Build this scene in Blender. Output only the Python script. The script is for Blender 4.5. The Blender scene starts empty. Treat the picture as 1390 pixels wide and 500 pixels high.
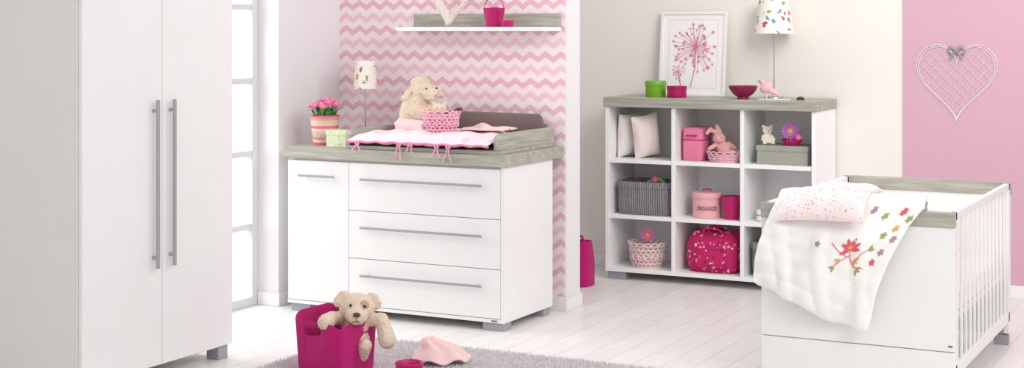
import bpy, bmesh, math, random
import numpy as np
from mathutils import Vector, Matrix, noise
random.seed(7)
S=bpy.context.scene
COL=S.collection
pi=math.pi
sin,cos=math.sin,math.cos
S.view_settings.view_transform='Standard'
S.view_settings.look='None'

# ---------------------------------------------------------------- materials
def srgb(c):
    return tuple(((x/255)/12.92 if x/255<=.04045 else ((x/255+.055)/1.055)**2.4) for x in c)+(1,)
def base(name):
    m=bpy.data.materials.new(name); m.use_nodes=True
    nt=m.node_tree; b=nt.nodes['Principled BSDF']
    return m,nt,b
def nd(nt,t,**kw):
    n=nt.nodes.new(t)
    for k,v in kw.items():
        if k in n.inputs.keys(): n.inputs[k].default_value=v
        else: setattr(n,k,v)
    return n
def coords(nt,scale=(1,1,1),rot=(0,0,0)):
    tc=nd(nt,'ShaderNodeTexCoord'); mp=nd(nt,'ShaderNodeMapping')
    mp.inputs['Scale'].default_value=scale; mp.inputs['Rotation'].default_value=rot
    nt.links.new(tc.outputs['Object'],mp.inputs['Vector'])
    return mp.outputs['Vector']
def math_(nt,op,a,b=None):
    n=nd(nt,'ShaderNodeMath'); n.operation=op
    for i,x in enumerate((a,b)):
        if x is None: continue
        if isinstance(x,(int,float)): n.inputs[i].default_value=x
        else: nt.links.new(x,n.inputs[i])
    return n.outputs[0]
def mixc(nt,f,a,b):
    n=nd(nt,'ShaderNodeMix'); n.data_type='RGBA'
    for i,x in ((0,f),(6,a),(7,b)):
        if isinstance(x,(int,float,tuple)): n.inputs[i].default_value=x
        else: nt.links.new(x,n.inputs[i])
    return n.outputs[2]
def addbump(nt,b,h,strength,dist=.004):
    bp=nd(nt,'ShaderNodeBump'); bp.inputs['Strength'].default_value=strength; bp.inputs['Distance'].default_value=dist
    nt.links.new(h,bp.inputs['Height']); nt.links.new(bp.outputs[0],b.inputs['Normal'])
def mk(name,c,rough=.5,bump=0,bscale=60,var=0,vscale=6,metal=0,sheen=0,stretch=(1,1,1),kind='noise',dist=.004):
    m,nt,b=base(name); col=srgb(c)
    b.inputs['Base Color'].default_value=col; b.inputs['Roughness'].default_value=rough
    b.inputs['Metallic'].default_value=metal
    if sheen: b.inputs['Sheen Weight'].default_value=sheen
    v=coords(nt,stretch)
    n=nd(nt,'ShaderNodeTexNoise',Scale=vscale,Detail=4.0); nt.links.new(v,n.inputs['Vector'])
    k=max(var,.02)
    dark=tuple(x*(1-k*1.6) for x in col[:3])+(1,); light=tuple(min(1,x*(1+k)) for x in col[:3])+(1,)
    o=mixc(nt,n.outputs['Fac'],dark,light); nt.links.new(o,b.inputs['Base Color'])
    if bump:
        if kind=='voronoi':
            t=nd(nt,'ShaderNodeTexVoronoi',Scale=bscale); h=t.outputs['Distance']
        elif kind=='knit':
            t=nd(nt,'ShaderNodeTexWave',Scale=bscale,Distortion=3.0); t.inputs['Detail Scale'].default_value=2; h=t.outputs['Fac']
        else:
            t=nd(nt,'ShaderNodeTexNoise',Scale=bscale,Detail=3.0); h=t.outputs['Fac']
        nt.links.new(v,t.inputs['Vector']); addbump(nt,b,h,bump,dist)
    return m
def wood(name,axis):
    m,nt,b=base(name)
    sc=[16,16,16]; sc[axis]=1.1
    v=coords(nt,tuple(sc))
    n=nd(nt,'ShaderNodeTexNoise',Scale=3.2,Detail=8.0,Roughness=.62); nt.links.new(v,n.inputs['Vector'])
    r=nd(nt,'ShaderNodeValToRGB'); nt.links.new(n.outputs['Fac'],r.inputs[0])
    r.color_ramp.elements[0].position=.3; r.color_ramp.elements[0].color=srgb((146,144,132))
    r.color_ramp.elements[1].position=.68; r.color_ramp.elements[1].color=srgb((190,189,177))
    nt.links.new(r.outputs[0],b.inputs['Base Color']); b.inputs['Roughness'].default_value=.55
    addbump(nt,b,n.outputs['Fac'],.15,.002)
    return m
def prnt(name,basec,scale,th,cols,rough=.8,distort=.0,soft=0,bump=.2):
    m,nt,b=base(name)
    v=coords(nt)
    if distort:
        nn=nd(nt,'ShaderNodeTexNoise',Scale=scale*1.6); nt.links.new(v,nn.inputs['Vector'])
        sc=nd(nt,'ShaderNodeVectorMath'); sc.operation='SCALE'; nt.links.new(nn.outputs['Color'],sc.inputs[0]); sc.inputs['Scale'].default_value=distort/scale
        ad=nd(nt,'ShaderNodeVectorMath'); ad.operation='ADD'; nt.links.new(v,ad.inputs[0]); nt.links.new(sc.outputs[0],ad.inputs[1]); v=ad.outputs[0]
    vo=nd(nt,'ShaderNodeTexVoronoi',Scale=scale); nt.links.new(v,vo.inputs['Vector'])
    lt=math_(nt,'LESS_THAN',vo.outputs['Distance'],th)
    sp=nd(nt,'ShaderNodeSeparateColor'); nt.links.new(vo.outputs['Color'],sp.inputs[0])
    r=nd(nt,'ShaderNodeValToRGB'); r.color_ramp.interpolation='CONSTANT'
    els=r.color_ramp.elements
    while len(els)<len(cols): els.new(.5)
    for i,c in enumerate(cols):
        els[i].position=i/len(cols); els[i].color=srgb(c)
    nt.links.new(sp.outputs[0],r.inputs[0])
    nt.links.new(mixc(nt,lt,srgb(basec),r.outputs[0]),b.inputs['Base Color'])
    b.inputs['Roughness'].default_value=rough
    if bump:
        n=nd(nt,'ShaderNodeTexNoise',Scale=300.0); nt.links.new(v,n.inputs['Vector']); addbump(nt,b,n.outputs['Fac'],bump,.001)
    return m

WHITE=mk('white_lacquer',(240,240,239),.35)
WHITE_LIFTED=mk('white_lacquer_brightened',(250,250,250),.4)  # lighter lacquer copy: shaded bookcase compartments brightened through the colour
WHITE_SHADED=mk('white_lacquer_shaded',(228,227,224),.4)  # greyer lacquer copy: shade on the wardrobe side put into the colour
WALLW=mk('white_plaster',(233,230,232),.9,.08,90)
BEIGE=mk('beige_plaster',(240,235,228),.9,.08,90,.01,1)
PINKW=mk('dusty_pink_plaster',(212,170,186),.9,.08,90,.01,1)
OAKX=wood('limed_oak_x',0); OAKY=wood('limed_oak_y',1)
STEEL=mk('brushed_grey_metal',(166,168,174),.45,metal=.2)
CHROME=mk('satin_chrome',(190,190,195),.25,metal=.8)
MAG=mk('magenta_felt',(188,8,110),.9,.5,250,.06,40,sheen=.1)
MAGG=mk('magenta_glaze',(176,12,92),.25)
MAGL=mk('magenta_plastic',(190,18,104),.4)
DKMAG=mk('dark_magenta_glaze',(140,20,70),.3)
PINK=mk('pink_fabric',(236,132,168),.8,.3,200)
TIE=mk('rose_tie_fabric',(236,160,190),.8,.3,200)
PALEPINK=mk('pale_pink_plush',(244,208,206),.95,.6,160,.05,20,sheen=.3)
BUNNY=mk('rose_plush',(240,184,182),.95,.6,200,.05,20,sheen=.3)
CREAM=mk('cream_plush',(236,218,196),.95,.8,130,.06,25,sheen=.2,kind='voronoi')
BEARM=mk('sand_plush',(232,210,188),.95,.7,200,.06,25,sheen=.2)
TINYB=mk('ivory_plush',(244,236,222),.95,.5,200,.04,25,sheen=.2)
TAN=mk('tan_plush',(205,170,140),.95,.6,200,.05,25)
BLACK=mk('black_bead',(25,20,20),.2)
BROWN=mk('brown_thread',(90,60,50),.6)
TAUPE=mk('taupe_velour',(112,95,93),.9,.4,150,.05,10,sheen=.2)
GREEN=mk('lime_enamel',(120,175,40),.35)
LEAF=mk('leaf_green',(95,150,60),.6,.2,40,.15,30)
YEL=mk('yellow_centre',(245,205,60),.7,.5,200)
FPINK=mk('flower_pink',(240,120,180),.7)
FVIO=mk('flower_violet',(200,120,200),.7)
OFFW=mk('off_white_cotton',(240,232,228),.85,.3,160,.02)
BLUSH=mk('blush_cotton',(245,228,226),.85,.3,160,.02)
LACE=mk('pink_crochet',(240,186,202),.85,.4,250)
LACEC=mk('blush_crochet',(244,218,218),.85,.4,250)
KNIT=mk('grey_knit',(160,158,162),.95,.9,22,.08,30,kind='knit',dist=.012)
GREYBOX=mk('grey_linen',(168,169,160),.9,.5,260,.08,60)
RUGM=mk('grey_shag',(236,230,233),.95,0,10,.12,40)
ORG=mk('rose_tin',(238,178,184),.45)
LETTER=mk('dark_lettering',(120,70,80),.6)
WIRE=mk('white_wire',(236,222,224),.4)
WICKER=mk('whitewashed_wicker',(232,218,212),.85,.5,120,.08,60)
RIB=mk('grey_ribbon',(150,148,150),.4)
BIRD=mk('pink_bird_glaze',(240,190,196),.4)
ARTP=mk('art_pink',(226,125,160),.8,0,60,.3,18)
PAPER=mk('art_paper',(248,244,244),.8)
GRBOX=prnt('green_leaf_print',(214,226,190),60,.28,[(170,195,125),(240,244,225),(200,215,155)])
SHADE=prnt('bird_print_shade',(246,240,232),27,.36,[(206,80,100),(246,240,232),(225,160,90),(120,150,180),(246,240,232),(160,165,100),(190,90,120),(246,240,232)],distort=1.3)
DUVM=prnt('dotted_cotton',(246,245,242),70,.13,[(246,245,242),(226,180,190),(200,200,190),(246,245,242)],bump=.3)
PILM=prnt('ditsy_floral',(246,230,230),80,.28,[(247,228,228),(226,120,146),(238,170,180),(247,228,228),(190,160,170)],distort=.8)
TRIMM=prnt('ditsy_trim',(246,238,230),85,.30,[(246,238,230),(220,90,120),(170,180,120),(240,170,180)],distort=.8)
MATM=prnt('mat_print',(248,224,232),14,.30,[(250,236,240),(242,198,214),(252,244,246)],distort=.8)
BAGM=prnt('floral_tote_print',(196,28,100),40,.34,[(240,170,195),(196,28,100),(232,110,160),(130,15,66),(250,215,225)],distort=1.1)
APR=mk('applique_red',(222,98,116),.8); APG=mk('applique_green',(160,172,110),.8); APV=mk('applique_mauve',(180,142,158),.8); APO=mk('applique_orange',(232,170,112),.8)

def potmat():
    m,nt,b=base('striped_pot_weave')
    tc=nd(nt,'ShaderNodeTexCoord'); sp=nd(nt,'ShaderNodeSeparateXYZ'); nt.links.new(tc.outputs['Object'],sp.inputs[0])
    z=math_(nt,'DIVIDE',sp.outputs['Z'],.17)
    r=nd(nt,'ShaderNodeValToRGB'); r.color_ramp.interpolation='CONSTANT'
    cs=[(222,120,135),(244,205,200),(232,150,165),(205,205,160),(240,180,188),(246,214,205),(226,120,140),(244,196,190),(210,208,165),(236,150,165),(224,112,134)]
    els=r.color_ramp.elements
    while len(els)<len(cs): els.new(.5)
    for i,c in enumerate(cs): els[i].position=i/len(cs); els[i].color=srgb(c)
    nt.links.new(z,r.inputs[0]); nt.links.new(r.outputs[0],b.inputs['Base Color']); b.inputs['Roughness'].default_value=.85
    w=nd(nt,'ShaderNodeTexVoronoi',Scale=90.0); nt.links.new(tc.outputs['Object'],w.inputs['Vector']); addbump(nt,b,w.outputs['Distance'],.8,.004)
    return m
POT=potmat()
def chevmat():
    m,nt,b=base('chevron_wallpaper')
    tc=nd(nt,'ShaderNodeTexCoord'); sp=nd(nt,'ShaderNodeSeparateXYZ'); nt.links.new(tc.outputs['Object'],sp.inputs[0])
    pp=math_(nt,'PINGPONG',sp.outputs['X'],.047)
    k=math_(nt,'MULTIPLY',pp,.68)
    zz=math_(nt,'ADD',math_(nt,'ADD',sp.outputs['Z'],k),10)
    md=math_(nt,'MODULO',math_(nt,'DIVIDE',zz,.074),1.0)
    band=math_(nt,'LESS_THAN',md,.46)
    md2=math_(nt,'MODULO',math_(nt,'DIVIDE',zz,.148),1.0)
    alt=math_(nt,'LESS_THAN',md2,.5)
    pk=mixc(nt,alt,srgb((241,203,214)),srgb((234,186,201)))
    o=mixc(nt,band,srgb((246,231,235)),pk)
    nt.links.new(o,b.inputs['Base Color']); b.inputs['Roughness'].default_value=.85
    return m
CHEV=chevmat()
def floormat():
    m,nt,b=base('whitewashed_planks')
    v=coords(nt,(1,1,1),(0,0,pi/2))
    br=nd(nt,'ShaderNodeTexBrick'); nt.links.new(v,br.inputs['Vector'])
    br.inputs['Scale'].default_value=1; br.inputs['Mortar Size'].default_value=.0018; br.inputs['Mortar Smooth'].default_value=.3
    br.inputs['Brick Width'].default_value=1.5; br.inputs['Row Height'].default_value=.135
    br.inputs['Color1'].default_value=srgb((244,240,238)); br.inputs['Color2'].default_value=srgb((238,234,232)); br.inputs['Mortar'].default_value=srgb((198,192,190))
    v2=coords(nt,(14,1,1))
    n=nd(nt,'ShaderNodeTexNoise',Scale=4.0,Detail=6.0); nt.links.new(v2,n.inputs['Vector'])
    g=nd(nt,'ShaderNodeValToRGB'); nt.links.new(n.outputs['Fac'],g.inputs[0])
    g.color_ramp.elements[0].position=.3; g.color_ramp.elements[0].color=(.92,.92,.92,1); g.color_ramp.elements[1].position=.7; g.color_ramp.elements[1].color=(1,1,1,1)
    mx=nd(nt,'ShaderNodeMix'); mx.data_type='RGBA'; mx.blend_type='MULTIPLY'; mx.inputs[0].default_value=1
    nt.links.new(br.outputs['Color'],mx.inputs[6]); nt.links.new(g.outputs[0],mx.inputs[7]); nt.links.new(mx.outputs[2],b.inputs['Base Color'])
    b.inputs['Roughness'].default_value=.38
    inv=math_(nt,'SUBTRACT',1.0,br.outputs['Fac']); addbump(nt,b,inv,.3,.003)
    return m
FLOORM=floormat()

# ---------------------------------------------------------------- geometry
def merge(*gs):
    V=[];F=[]
    for g in gs:
        o=len(V); V+=list(g[0]); F+=[tuple(i+o for i in f) for f in g[1]]
    return V,F
def xf(g,M): return [tuple(M@Vector(v)) for v in g[0]],g[1]
def mv(g,d): return [(v[0]+d[0],v[1]+d[1],v[2]+d[2]) for v in g[0]],g[1]
def rotm(ax,deg): return Matrix.Rotation(math.radians(deg),4,ax)
def gbox(x0,x1,y0,y1,z0,z1):
    V=[(x,y,z) for z in (z0,z1) for y in (y0,y1) for x in (x0,x1)]
    return V,[(0,2,3,1),(4,5,7,6),(0,1,5,4),(2,6,7,3),(0,4,6,2),(1,3,7,5)]
def ell(c,r,R=None,seg=20,rings=12):
    if isinstance(r,(int,float)): r=(r,r,r)
    V=[];F=[]
    for i in range(1,rings):
        a=pi*i/rings
        for j in range(seg):
            b=2*pi*j/seg; V.append((r[0]*sin(a)*cos(b),r[1]*sin(a)*sin(b),r[2]*cos(a)))
    V.append((0,0,r[2])); V.append((0,0,-r[2])); t=len(V)-2
    for i in range(rings-2):
        for j in range(seg):
            k=(j+1)%seg; F.append((i*seg+j,(i+1)*seg+j,(i+1)*seg+k,i*seg+k))
    for j in range(seg):
        k=(j+1)%seg; F.append((t,j,k)); F.append((t+1,(rings-2)*seg+k,(rings-2)*seg+j))
    if R is not None: V=[tuple(R@Vector(v)) for v in V]
    return [(v[0]+c[0],v[1]+c[1],v[2]+c[2]) for v in V],F
def cap(p0,p1,r0,r1,n=8):
    p0=Vector(p0);p1=Vector(p1)
    return merge(*[ell(tuple(p0.lerp(p1,i/n)),r0+(r1-r0)*i/n,seg=14,rings=8) for i in range(n+1)])
def gloft(prof,n=2.0,seg=48,c=(0,0,0),capb=True,capt=True,fn=None):
    """prof: (z,rx,ry) cross-sections; super-ellipse exponent n"""
    V=[];F=[]
    for k,p in enumerate(prof):
        z,rx,ry=(p if len(p)==3 else (p[0],p[1],p[1]))
        for j in range(seg):
            a=2*pi*j/seg; ca,sa=cos(a),sin(a)
            x=rx*math.copysign(abs(ca)**(2/n),ca); y=ry*math.copysign(abs(sa)**(2/n),sa)
            q=(x,y,z)
            if fn: q=fn(q,k,a)
            V.append((q[0]+c[0],q[1]+c[1],q[2]+c[2]))
    for i in range(len(prof)-1):
        for j in range(seg):
            k=(j+1)%seg; F.append((i*seg+j,i*seg+k,(i+1)*seg+k,(i+1)*seg+j))
    if capb: F.append(tuple(reversed(range(seg))))
    if capt: F.append(tuple(range((len(prof)-1)*seg,len(prof)*seg)))
    return V,F
def gtube(pts,r,seg=8,closed=False,flat=1.0):
    P=[Vector(p) for p in pts]; n=len(P); V=[];F=[]
    T=[]
    for i in range(n):
        a=P[(i-1)%n] if (closed or i>0) else P[i]; b=P[(i+1)%n] if (closed or i<n-1) else P[i]
        t=(b-a); T.append(t.normalized() if t.length>1e-9 else Vector((0,0,1)))
    up=Vector((0,0,1)) if abs(T[0].z)<.9 else Vector((1,0,0))
    nrm=(up-T[0]*up.dot(T[0])).normalized()
    for i in range(n):
        nrm=(nrm-T[i]*nrm.dot(T[i]))
        nrm=nrm.normalized() if nrm.length>1e-6 else Vector((1,0,0))
        bn=T[i].cross(nrm); ri=r[i] if isinstance(r,(list,tuple)) else r
        for j in range(seg):
            a=2*pi*j/seg; V.append(tuple(P[i]+nrm*(cos(a)*ri)+bn*(sin(a)*ri*flat)))
    m=n if closed else n-1
    for i in range(m):
        i2=(i+1)%n
        for j in range(seg):
            k=(j+1)%seg; F.append((i*seg+j,i*seg+k,i2*seg+k,i2*seg+j))
    if not closed:
        F.append(tuple(reversed(range(seg)))); F.append(tuple(range((n-1)*seg,n*seg)))
    return V,F
def ggrid(f,nu,nv):
    V=[f(i/nu,j/nv) for i in range(nu+1) for j in range(nv+1)]
    F=[(i*(nv+1)+j,(i+1)*(nv+1)+j,(i+1)*(nv+1)+j+1,i*(nv+1)+j+1) for i in range(nu) for j in range(nv)]
    return V,F
def gpillow(w,h,t,n=20,f=None,pinch=.07):
    def side(sg):
        def q(a,b):
            u=2*a-1; v=2*b-1
            x=w/2*u*(1-pinch*(1-v*v)); z=h/2*v*(1-pinch*(1-u*u))
            th=t/2*(max(0,1-abs(u)**2.6)**.55)*(max(0,1-abs(v)**2.6)**.55)
            wr=1+.06*sin(7*u+3*v)*sin(5*v-2*u)
            p=(x,sg*th*wr,z)
            return f(p) if f else p
        return q
    return merge(ggrid(side(1),n,n),ggrid(side(-1),n,n))

ORI={}
def orig(par):
    return ORI.get(par.name,Vector((0,0,0))) if par else Vector((0,0,0))
def mesh(name,geo,mat,par=None,w=False,smooth=True,bevel=0,sub=0,solid=0,remesh=0,disp=0,label=None,cat=None,kind=None,group=None,loc=None,rz=0,weld=True,dscale=.02,sharp=45):
    V,F=geo
    if w and par:
        o=orig(par); V=[(v[0]-o.x,v[1]-o.y,v[2]-o.z) for v in V]
    if loc is not None and w:
        V=[(v[0]-loc[0],v[1]-loc[1],v[2]-loc[2]) for v in V]
    me=bpy.data.meshes.new(name); me.from_pydata([tuple(v) for v in V],[],F); me.update()
    bm=bmesh.new(); bm.from_mesh(me)
    if weld and not remesh: bmesh.ops.remove_doubles(bm,verts=bm.verts,dist=1e-6)
    bmesh.ops.recalc_face_normals(bm,faces=bm.faces); bm.to_mesh(me); bm.free()
    for p in me.polygons: p.use_smooth=smooth
    if smooth and not remesh:
        try: me.set_sharp_from_angle(angle=math.radians(sharp))
        except Exception: pass
    me.materials.append(mat)
    o=bpy.data.objects.new(name,me); COL.objects.link(o)
    if loc is not None: o.location=loc
    if rz: o.rotation_euler[2]=math.radians(rz)
    if par: o.parent=par; ORI[o.name]=orig(par)
    else: ORI[o.name]=Vector(loc) if loc is not None else Vector((0,0,0))
    if remesh:
        m=o.modifiers.new('fuse','REMESH'); m.mode='VOXEL'; m.voxel_size=remesh; m.use_smooth_shade=True
        m=o.modifiers.new('soft','SMOOTH'); m.iterations=5; m.factor=.6
    if disp:
        tx=bpy.data.textures.new(name+'_fluff','CLOUDS'); tx.noise_scale=dscale
        m=o.modifiers.new('fluff','DISPLACE'); m.texture=tx; m.strength=disp; m.mid_level=.5; m.texture_coords='LOCAL'
    if solid:
        m=o.modifiers.new('thick','SOLIDIFY'); m.thickness=solid; m.offset=0
    if bevel:
        m=o.modifiers.new('bevel','BEVEL'); m.width=bevel; m.segments=2; m.limit_method='ANGLE'; m.angle_limit=math.radians(50)
    if sub:
        m=o.modifiers.new('sub','SUBSURF'); m.levels=sub; m.render_levels=sub
    if label: o['label']=label
    if cat: o['category']=cat
    if kind: o['kind']=kind
    if group: o['group']=group
    return o
def root(name,label,cat,loc,rz=0,group=None,rx=0):
    e=bpy.data.objects.new(name,None); e.empty_display_size=.05; e.location=loc
    e.rotation_euler=(math.radians(rx),0,math.radians(rz)); COL.objects.link(e)
    e['label']=label; e['category']=cat
    if group: e['group']=group
    ORI[e.name]=Vector(loc); return e
def struct(name,geo,mat,bevel=0):
    return mesh(name,geo,mat,smooth=False,kind='structure',bevel=bevel)
def lerp(a,b,t): return a+(b-a)*t

# ---------------------------------------------------------------- room
XL=-5.03; YP=7.54; YB=9.08; HT=2.7
struct('floor',gbox(-5.6,2.5,-1.5,9.3,-.05,0),FLOORM)
struct('wall_left',merge(gbox(-5.45,XL,6.93,9.08,0,HT),gbox(-5.45,XL,-1.5,5.2,0,HT),gbox(-5.45,XL,5.2,6.93,2.35,HT)),WALLW)
struct('wall_partition',gbox(XL,-3.54,YP+.004,YP+.18,0,HT),WALLW)
struct('wall_wallpapered',gbox(XL,-3.548,YP,YP+.004,0,HT),CHEV)
struct('wall_back',gbox(-5.45,-2.045,YB,YB+.15,0,HT),BEIGE)
struct('wall_pink',gbox(-2.045,2.5,YB-.012,YB+.15,0,HT),PINKW)
struct('baseboard_partition',merge(gbox(XL,-3.528,YP-.012,YP,0,.075),gbox(-3.54,-3.528,YP,YP+.192,0,.075)),WHITE,.003)
struct('baseboard_left',merge(gbox(XL,XL+.012,6.918,YP-.012,0,.075),gbox(-5.168,XL,6.918,6.93,0,.075)),WHITE,.003)
struct('baseboard_back',gbox(XL,-2.045,YB-.014,YB,0,.075),WHITE,.003)
struct('baseboard_pink',gbox(-2.045,2.5,YB-.026,YB-.012,0,.075),WHITE,.003)
bars=[gbox(-5.22,-5.17,5.201,5.26,0.001,2.349),gbox(-5.22,-5.17,6.875,6.929,0.001,2.349),gbox(-5.22,-5.17,5.2605,6.8745,2.29,2.349),gbox(-5.22,-5.17,5.2605,6.8745,0.001,.05)]
for z in (.445,.854,1.262,1.675,2.0): bars.append(gbox(-5.212,-5.175,5.2605,6.8745,z-.016,z+.016))
for y in (5.8,6.34): bars.append(gbox(-5.21,-5.18,y-.015,y+.015,.0505,2.2895))
struct('window_1',merge(*bars),mk('window_paint',(218,218,220),.5))

# ---------------------------------------------------------------- wardrobe
W=root('wardrobe','tall white two-door wardrobe with long grey bar handles beside the window','wardrobe',(-4.73,5.25,0))
mesh('body',merge(gbox(-5.02,-4.462,4.75,4.772,.06,2.1),gbox(-5.02,-4.462,5.73,5.752,.06,2.1),gbox(-5.02,-4.462,4.772,5.73,.06,.085),gbox(-5.02,-4.462,4.772,5.73,2.07,2.1),gbox(-5.02,-5.01,4.772,5.73,.085,2.07),gbox(-5.01,-4.462,5.24,5.26,.085,2.07),gbox(-5.01,-4.47,4.772,5.24,1.0,1.02)),WHITE_SHADED,W,True,False,.0015)
for y0,y1,hy in ((4.752,5.2485,5.187),(5.2515,5.75,5.298)):
    d=mesh('door',gbox(-4.4605,-4.44,y0,y1,.068,2.095),WHITE,W,True,False,.002)
    mesh('handle',merge(gbox(-4.415,-4.405,hy-.009,hy+.009,.50,1.24),gbox(-4.44,-4.412,hy-.005,hy+.005,.54,.555),gbox(-4.44,-4.412,hy-.005,hy+.005,1.185,1.20)),STEEL,d,True,False,.002,label='long grey metal bar handle')
for x in (-4.98,-4.53):
    for y in (4.76,5.67):
        mesh('foot',gbox(x,x+.07,y,y+.07,0,.06),STEEL,W,True,False,.002,label='grey metal foot')

# ---------------------------------------------------------------- dresser
D=root('dresser','white dresser with one door, three drawers and a limed oak top','dresser',(-4.24,7.14,0))
mesh('body',merge(gbox(-4.91,-4.89,6.872,7.42,.045,.845),gbox(-3.585,-3.565,6.85,7.42,.045,.845),gbox(-4.89,-3.585,6.872,7.42,.045,.065),gbox(-4.89,-3.585,7.41,7.42,.065,.845),gbox(-4.89,-3.585,6.872,7.41,.825,.845),gbox(-4.525,-4.49,6.8715,7.41,.065,.825),gbox(-4.49,-3.585,6.8715,7.41,.308,.328),gbox(-4.49,-3.585,6.8715,7.41,.565,.585),gbox(-4.91,-3.585,6.85,6.872,.045,.063)),WHITE,D,True,False,.0008)
mesh('top_board',gbox(-4.925,-3.55,6.83,7.53,.846,.905),OAKX,D,True,False,.002,label='limed grey oak top board')
def hbar(x0,x1,y,z):
    return merge(gbox(x0,x1,y-.036,y-.028,z-.0065,z+.0065),gbox(x0+.03,x0+.042,y-.03,y,z-.004,z+.004),gbox(x1-.042,x1-.03,y-.03,y,z-.004,z+.004))
dd=mesh('door',gbox(-4.908,-4.511,6.85,6.8705,.066,.832),WHITE,D,True,False,.0015)
mesh('handle',hbar(-4.82,-4.585,6.85,.752),STEEL,dd,True,False,.002,label='grey metal bar handle')
for z0,z1 in ((.066,.3165),(.3195,.5735),(.5765,.832)):
    dr=mesh('drawer',gbox(-4.508,-3.587,6.85,6.8705,z0,z1),WHITE,D,True,False,.0015)
    mesh('handle',hbar(-4.42,-3.68,6.85,z1-.085),STEEL,dr,True,False,.002,label='long grey metal bar handle')
for x in (-4.90,-3.70):
    for y in (6.87,7.33): mesh('foot',gbox(x,x+.125,y,y+.08,0,.045),STEEL,D,True,False,.002,label='grey metal foot')
mesh('badge',gbox(-3.64,-3.605,6.8485,6.85,.05,.058),mk('badge_grey',(120,120,130),.5),D,True,False,label='tiny grey maker badge')

# changing tray
CT=root('changing_tray','limed oak changing tray with raised sides on the dresser','changing tray',(-4.07,7.19,.905))
mesh('base_board',gbox(-4.54,-3.60,6.86,7.52,.906,.925),OAKX,CT,True,False,.002)
def sidep(x0,x1):
    pr=[(6.86,.925),(6.86,.985),(6.875,1.003),(6.91,1.01),(7.5,1.012),(7.515,1.0),(7.52,.925)]
    n=len(pr); V=[(x0,y,z) for y,z in pr]+[(x1,y,z) for y,z in pr]
    F=[tuple(range(n)),tuple(reversed(range(n,2*n)))]+[(i,(i+1)%n,n+(i+1)%n,n+i) for i in range(n)]
    return V,F
mesh('side_panel',sidep(-4.54,-4.51),OAKY,CT,True,False,.004)
mesh('side_panel',sidep(-3.633,-3.60),OAKY,CT,True,False,.004)
mesh('back_panel',gbox(-4.51,-3.633,7.50,7.52,.925,1.03),OAKX,CT,True,False,.002)
bc=mesh('bolster_cushion',gloft([(-.43,.012,.02),(-.425,.03,.052),(-.41,.042,.068),(0,.045,.072),(.41,.042,.068),(.425,.03,.052),(.43,.012,.02)],2.3,32),TAUPE,loc=(-4.07,7.445,1.018),label='long taupe velour bolster along the back of the changing tray',cat='cushion')
bc.rotation_euler=(0,math.radians(90),0)
bc.data.transform(Matrix.Rotation(pi/2,4,'Z'))
# changing mat
def matf(p):
    x,y,z=p
    yy=6.84+ (z+.265); zz=.968+y
    if z<-.2: zz-= (-(z+.2))**1.1*.35
    return (x,yy-7.1,zz+.006*sin(x*22)*cos(z*19)-.93+.004*sin(x*45+z*20))
CM=mesh('changing_mat',gpillow(.86,.54,.09,50,matf,.01),MATM,loc=(-4.08,7.1,.93),label='padded pale pink and white changing mat with fabric ties',cat='changing mat')
edge=[(-.43+.86*i/40,-.268+.004*sin(i),.018-.003*sin(i*1.3)) for i in range(41)]
mesh('piping',gtube(edge,.006,8),PINK,CM,label='pink piped edge')
for xx,ln in ((-.36,.045),(-.10,.085),(-.03,.045),(.13,.06),(.20,.085)):
    for s in (-1,1):
        pts=[(xx+s*.0028*i+.003*sin(i*.8+xx*9)*s,-.274-.002*i,.016-ln*i/8) for i in range(9)]
        mesh('tie',gtube(pts,.0038,6,flat=.35),TIE,CM,label='thin pink fabric tie hanging down')
    lp=[(xx+.015*sin(2*a),-.277,.012+.007*sin(a)) for a in [2*pi*i/24 for i in range(24)]]
    mesh('bow',gtube(lp,.0028,6,True),TIE,CM,label='small pink bow')
def cloth(a,b):
    x=(a-.5)*.26; y=(b-.5)*.2
    return (x+.01*sin(9*b),y+.01*sin(8*a),.008+.020*(sin(a*pi)*sin(b*pi))*(1+.5*sin(a*11+b*6))+.003*sin(b*16))
mesh('muslin_cloth',ggrid(cloth,50,30),PALEPINK,loc=(-3.82,7.14,1.008),rz=8,solid=.004,label='crumpled pale pink muslin cloth on the changing mat',cat='cloth')

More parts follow.
